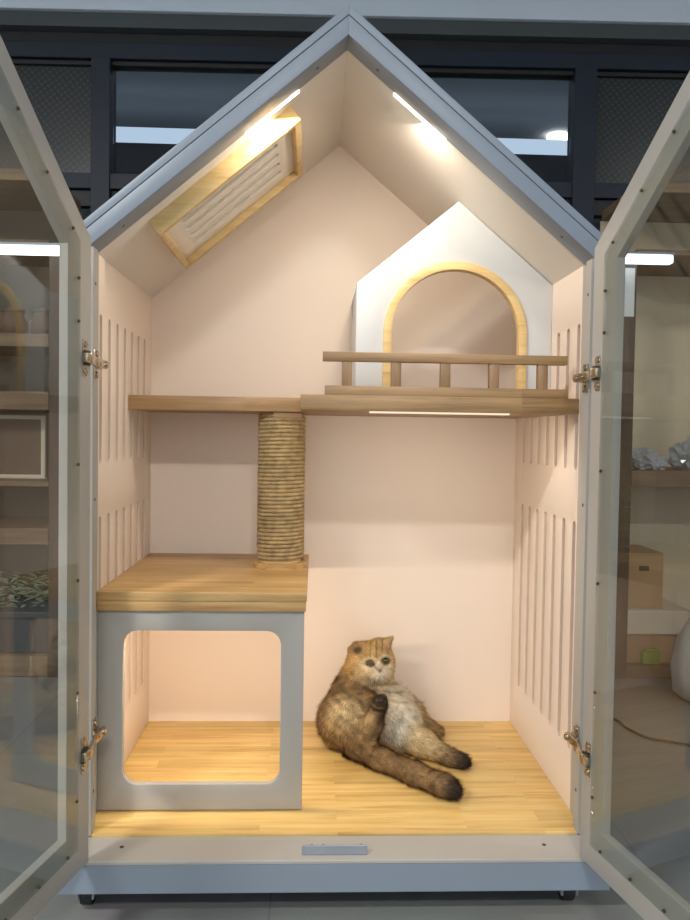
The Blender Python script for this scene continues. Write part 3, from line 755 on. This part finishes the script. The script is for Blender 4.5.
# things on the left rack
t = thing('storage_crate', 'black plastic crate on the lowest board of the left rack', 'crate', (-1.26, 1.48, -.0445))
bm = B(); bx(bm, -1.49, -1.04, 1.33, 1.64, -.0445, .09, .006); obj('crate_body', bm, DARKC, t)
bm = B(); bx(bm, -1.50, -1.038, 1.318, 1.65, .0905, .115, .004); obj('rim', bm, DARKC, t)
bm = B(); r_ = random.Random(4)
for i in range(260):
    c_ = Vector((r_.uniform(-1.46, -1.06), r_.uniform(1.34, 1.60), .118+r_.random()*.10)); a_ = r_.uniform(0, 6.28); l_ = r_.uniform(.03, .065)
    d_ = Vector((math.cos(a_), math.sin(a_), r_.uniform(-.5, .5))).normalized(); n_ = Vector((0, 0, 1)).cross(d_).normalized(); w_ = r_.uniform(.007, .014)
    up_ = d_.cross(n_)
    q = [c_-d_*l_*.5, c_+n_*w_*.8+up_*.004, c_+d_*l_*.5, c_-n_*w_*.8+up_*.004, c_+up_*.007, c_-up_*.001]
    for v_ in q: v_.z = max(v_.z, .1165)
    vs = [bm.verts.new(v_) for v_ in q]
    for f_ in ((0, 1, 4), (1, 2, 4), (2, 3, 4), (3, 0, 4), (1, 0, 5), (2, 1, 5), (3, 2, 5), (0, 3, 5)): bm.faces.new([vs[k] for k in f_])
o = obj('dried_leaves', bm, LEAF, base=(-1.26, 1.47, .116)); tag(o, 'loose heap of pale green leaves on the black crate', 'leaves'); o['kind'] = 'stuff'
for x_, lab in ((-1.09, 'squat brown jar beside the upright on the left rack'), (-1.21, 'squat brown jar further left, next to the other jar')):
    bm = B(); prof = [(.0, 1.1482), (.042, 1.1482), (.055, 1.17), (.055, 1.2), (.04, 1.225), (.04, 1.24), (0, 1.24)]
    for (ra, za), (rb, zb_) in zip(prof[1:-1], prof[2:-1]):
        pass
    ringv = [[bm.verts.new((x_+r*math.cos(a), 1.42+r*math.sin(a), z)) for a in np.linspace(0, 2*math.pi, 25)[:-1]] for r, z in prof[1:-1]]
    for i in range(len(ringv)-1):
        for k in range(24): bm.faces.new((ringv[i][k], ringv[i][(k+1) % 24], ringv[i+1][(k+1) % 24], ringv[i+1][k]))
    bm.faces.new(ringv[0][::-1]); bm.faces.new(ringv[-1])
    t = thing('jar', lab, 'jar', (x_, 1.42, 1.148), 'brown jars on the left rack'); obj('jar_body', bm, POT, t, 50)
    bm = B(); cyl(bm, (x_, 1.42, 1.2405), (x_, 1.42, 1.252), .044, n=24); obj('lid', bm, POT, t, 40)
t = thing('picture_frame', 'small white framed panel standing on the left rack', 'frame', (-1.17, 1.55, .605))
bm = B(); plate(bm, [(-1.30, .6055), (-1.10, .6055), (-1.10, .85), (-1.30, .85)], [[(-1.285, .6205), (-1.115, .6205), (-1.115, .835), (-1.285, .835)]], .02, XZ(1.45), .001); obj('frame', bm, CARD2, t, 30)
bm = B(); bx(bm, -1.2855, -1.1145, 1.458, 1.464, .62, .8355); obj('panel', bm, POT, t)

# ------------------------------------------------------------------ lights
def area(name, loc, target, sx, sy, power, col):
    l = bpy.data.lights.new(name, 'AREA'); l.shape = 'RECTANGLE'; l.size = sx; l.size_y = sy; l.energy = power; l.color = col
    o = bpy.data.objects.new(name, l); COL.objects.link(o); o.location = Vector(loc)+Vector((0, 0, G))
    o.rotation_euler = (Vector(target)-Vector(loc)).to_track_quat('-Z', 'Y').to_euler(); return o
COOL = (1.0, .975, .94)
area('ceiling_panel_light', (-2.2, -2.7, 2.95), (-2.2, -2.7, 0), .7, .25, 145, COOL)
area('ceiling_panel_light', (.2, -3.7, 2.95), (.2, -3.7, 0), .7, .25, 90, COOL)
area('ceiling_panel_light', (3.2, -1.2, 2.95), (3.2, -1.2, 0), 1.2, .3, 30, COOL)
area('ceiling_panel_light', (-3.4, -.2, 2.95), (-3.4, -.2, 0), 1.2, .3, 14, COOL)
area('far_room_light', (0, 3.4, 3.3), (0, 3.4, 0), 2, .3, 4, COOL)
WARM = (1.0, .86, .68)
for s in (-1, 1):
    x = .155
    l = area('led_strip_light', (s*x, .002, ZA-SL*x-.006), (s*.02, .4, .35), .14, .01, 2.6, WARM)
area('led_strip_light', (-.285, .026, .4190), (-.285, .30, .0), .36, .008, 2.2, WARM)
area('led_strip_light', (.21, .034, .8395), (.19, .40, .2), .30, .008, 1.2, WARM)
w = bpy.data.worlds.new('world'); scn.world = w; w.use_nodes = True
w.node_tree.nodes['Background'].inputs[0].default_value = (.75, .85, 1, 1); w.node_tree.nodes['Background'].inputs[1].default_value = .1
# ------------------------------------------------------------------ camera
cam = bpy.data.cameras.new('camera'); co = bpy.data.objects.new('camera', cam); COL.objects.link(co); scn.camera = co
yaw, pit, rol = .0391, -.0325, .015
F = Vector((math.sin(yaw)*math.cos(pit), math.cos(yaw)*math.cos(pit), math.sin(pit)))
R = Vector((math.cos(yaw), -math.sin(yaw), 0)); U = R.cross(F)
c, s = math.cos(rol), math.sin(rol)
R2 = R*c+U*s; U2 = U*c-R*s
co.matrix_world = basis((-.0555, -1.631, .7945+G), R2, U2, -F)
cam.sensor_fit = 'VERTICAL'; cam.sensor_height = 36; cam.lens = 36*784/920; cam.clip_start = .05

scn.view_settings.view_transform = 'Standard'; scn.view_settings.look = 'None'; scn.view_settings.gamma = 1
scn.view_settings.use_curve_mapping = False
scn.view_settings.exposure = 0.0
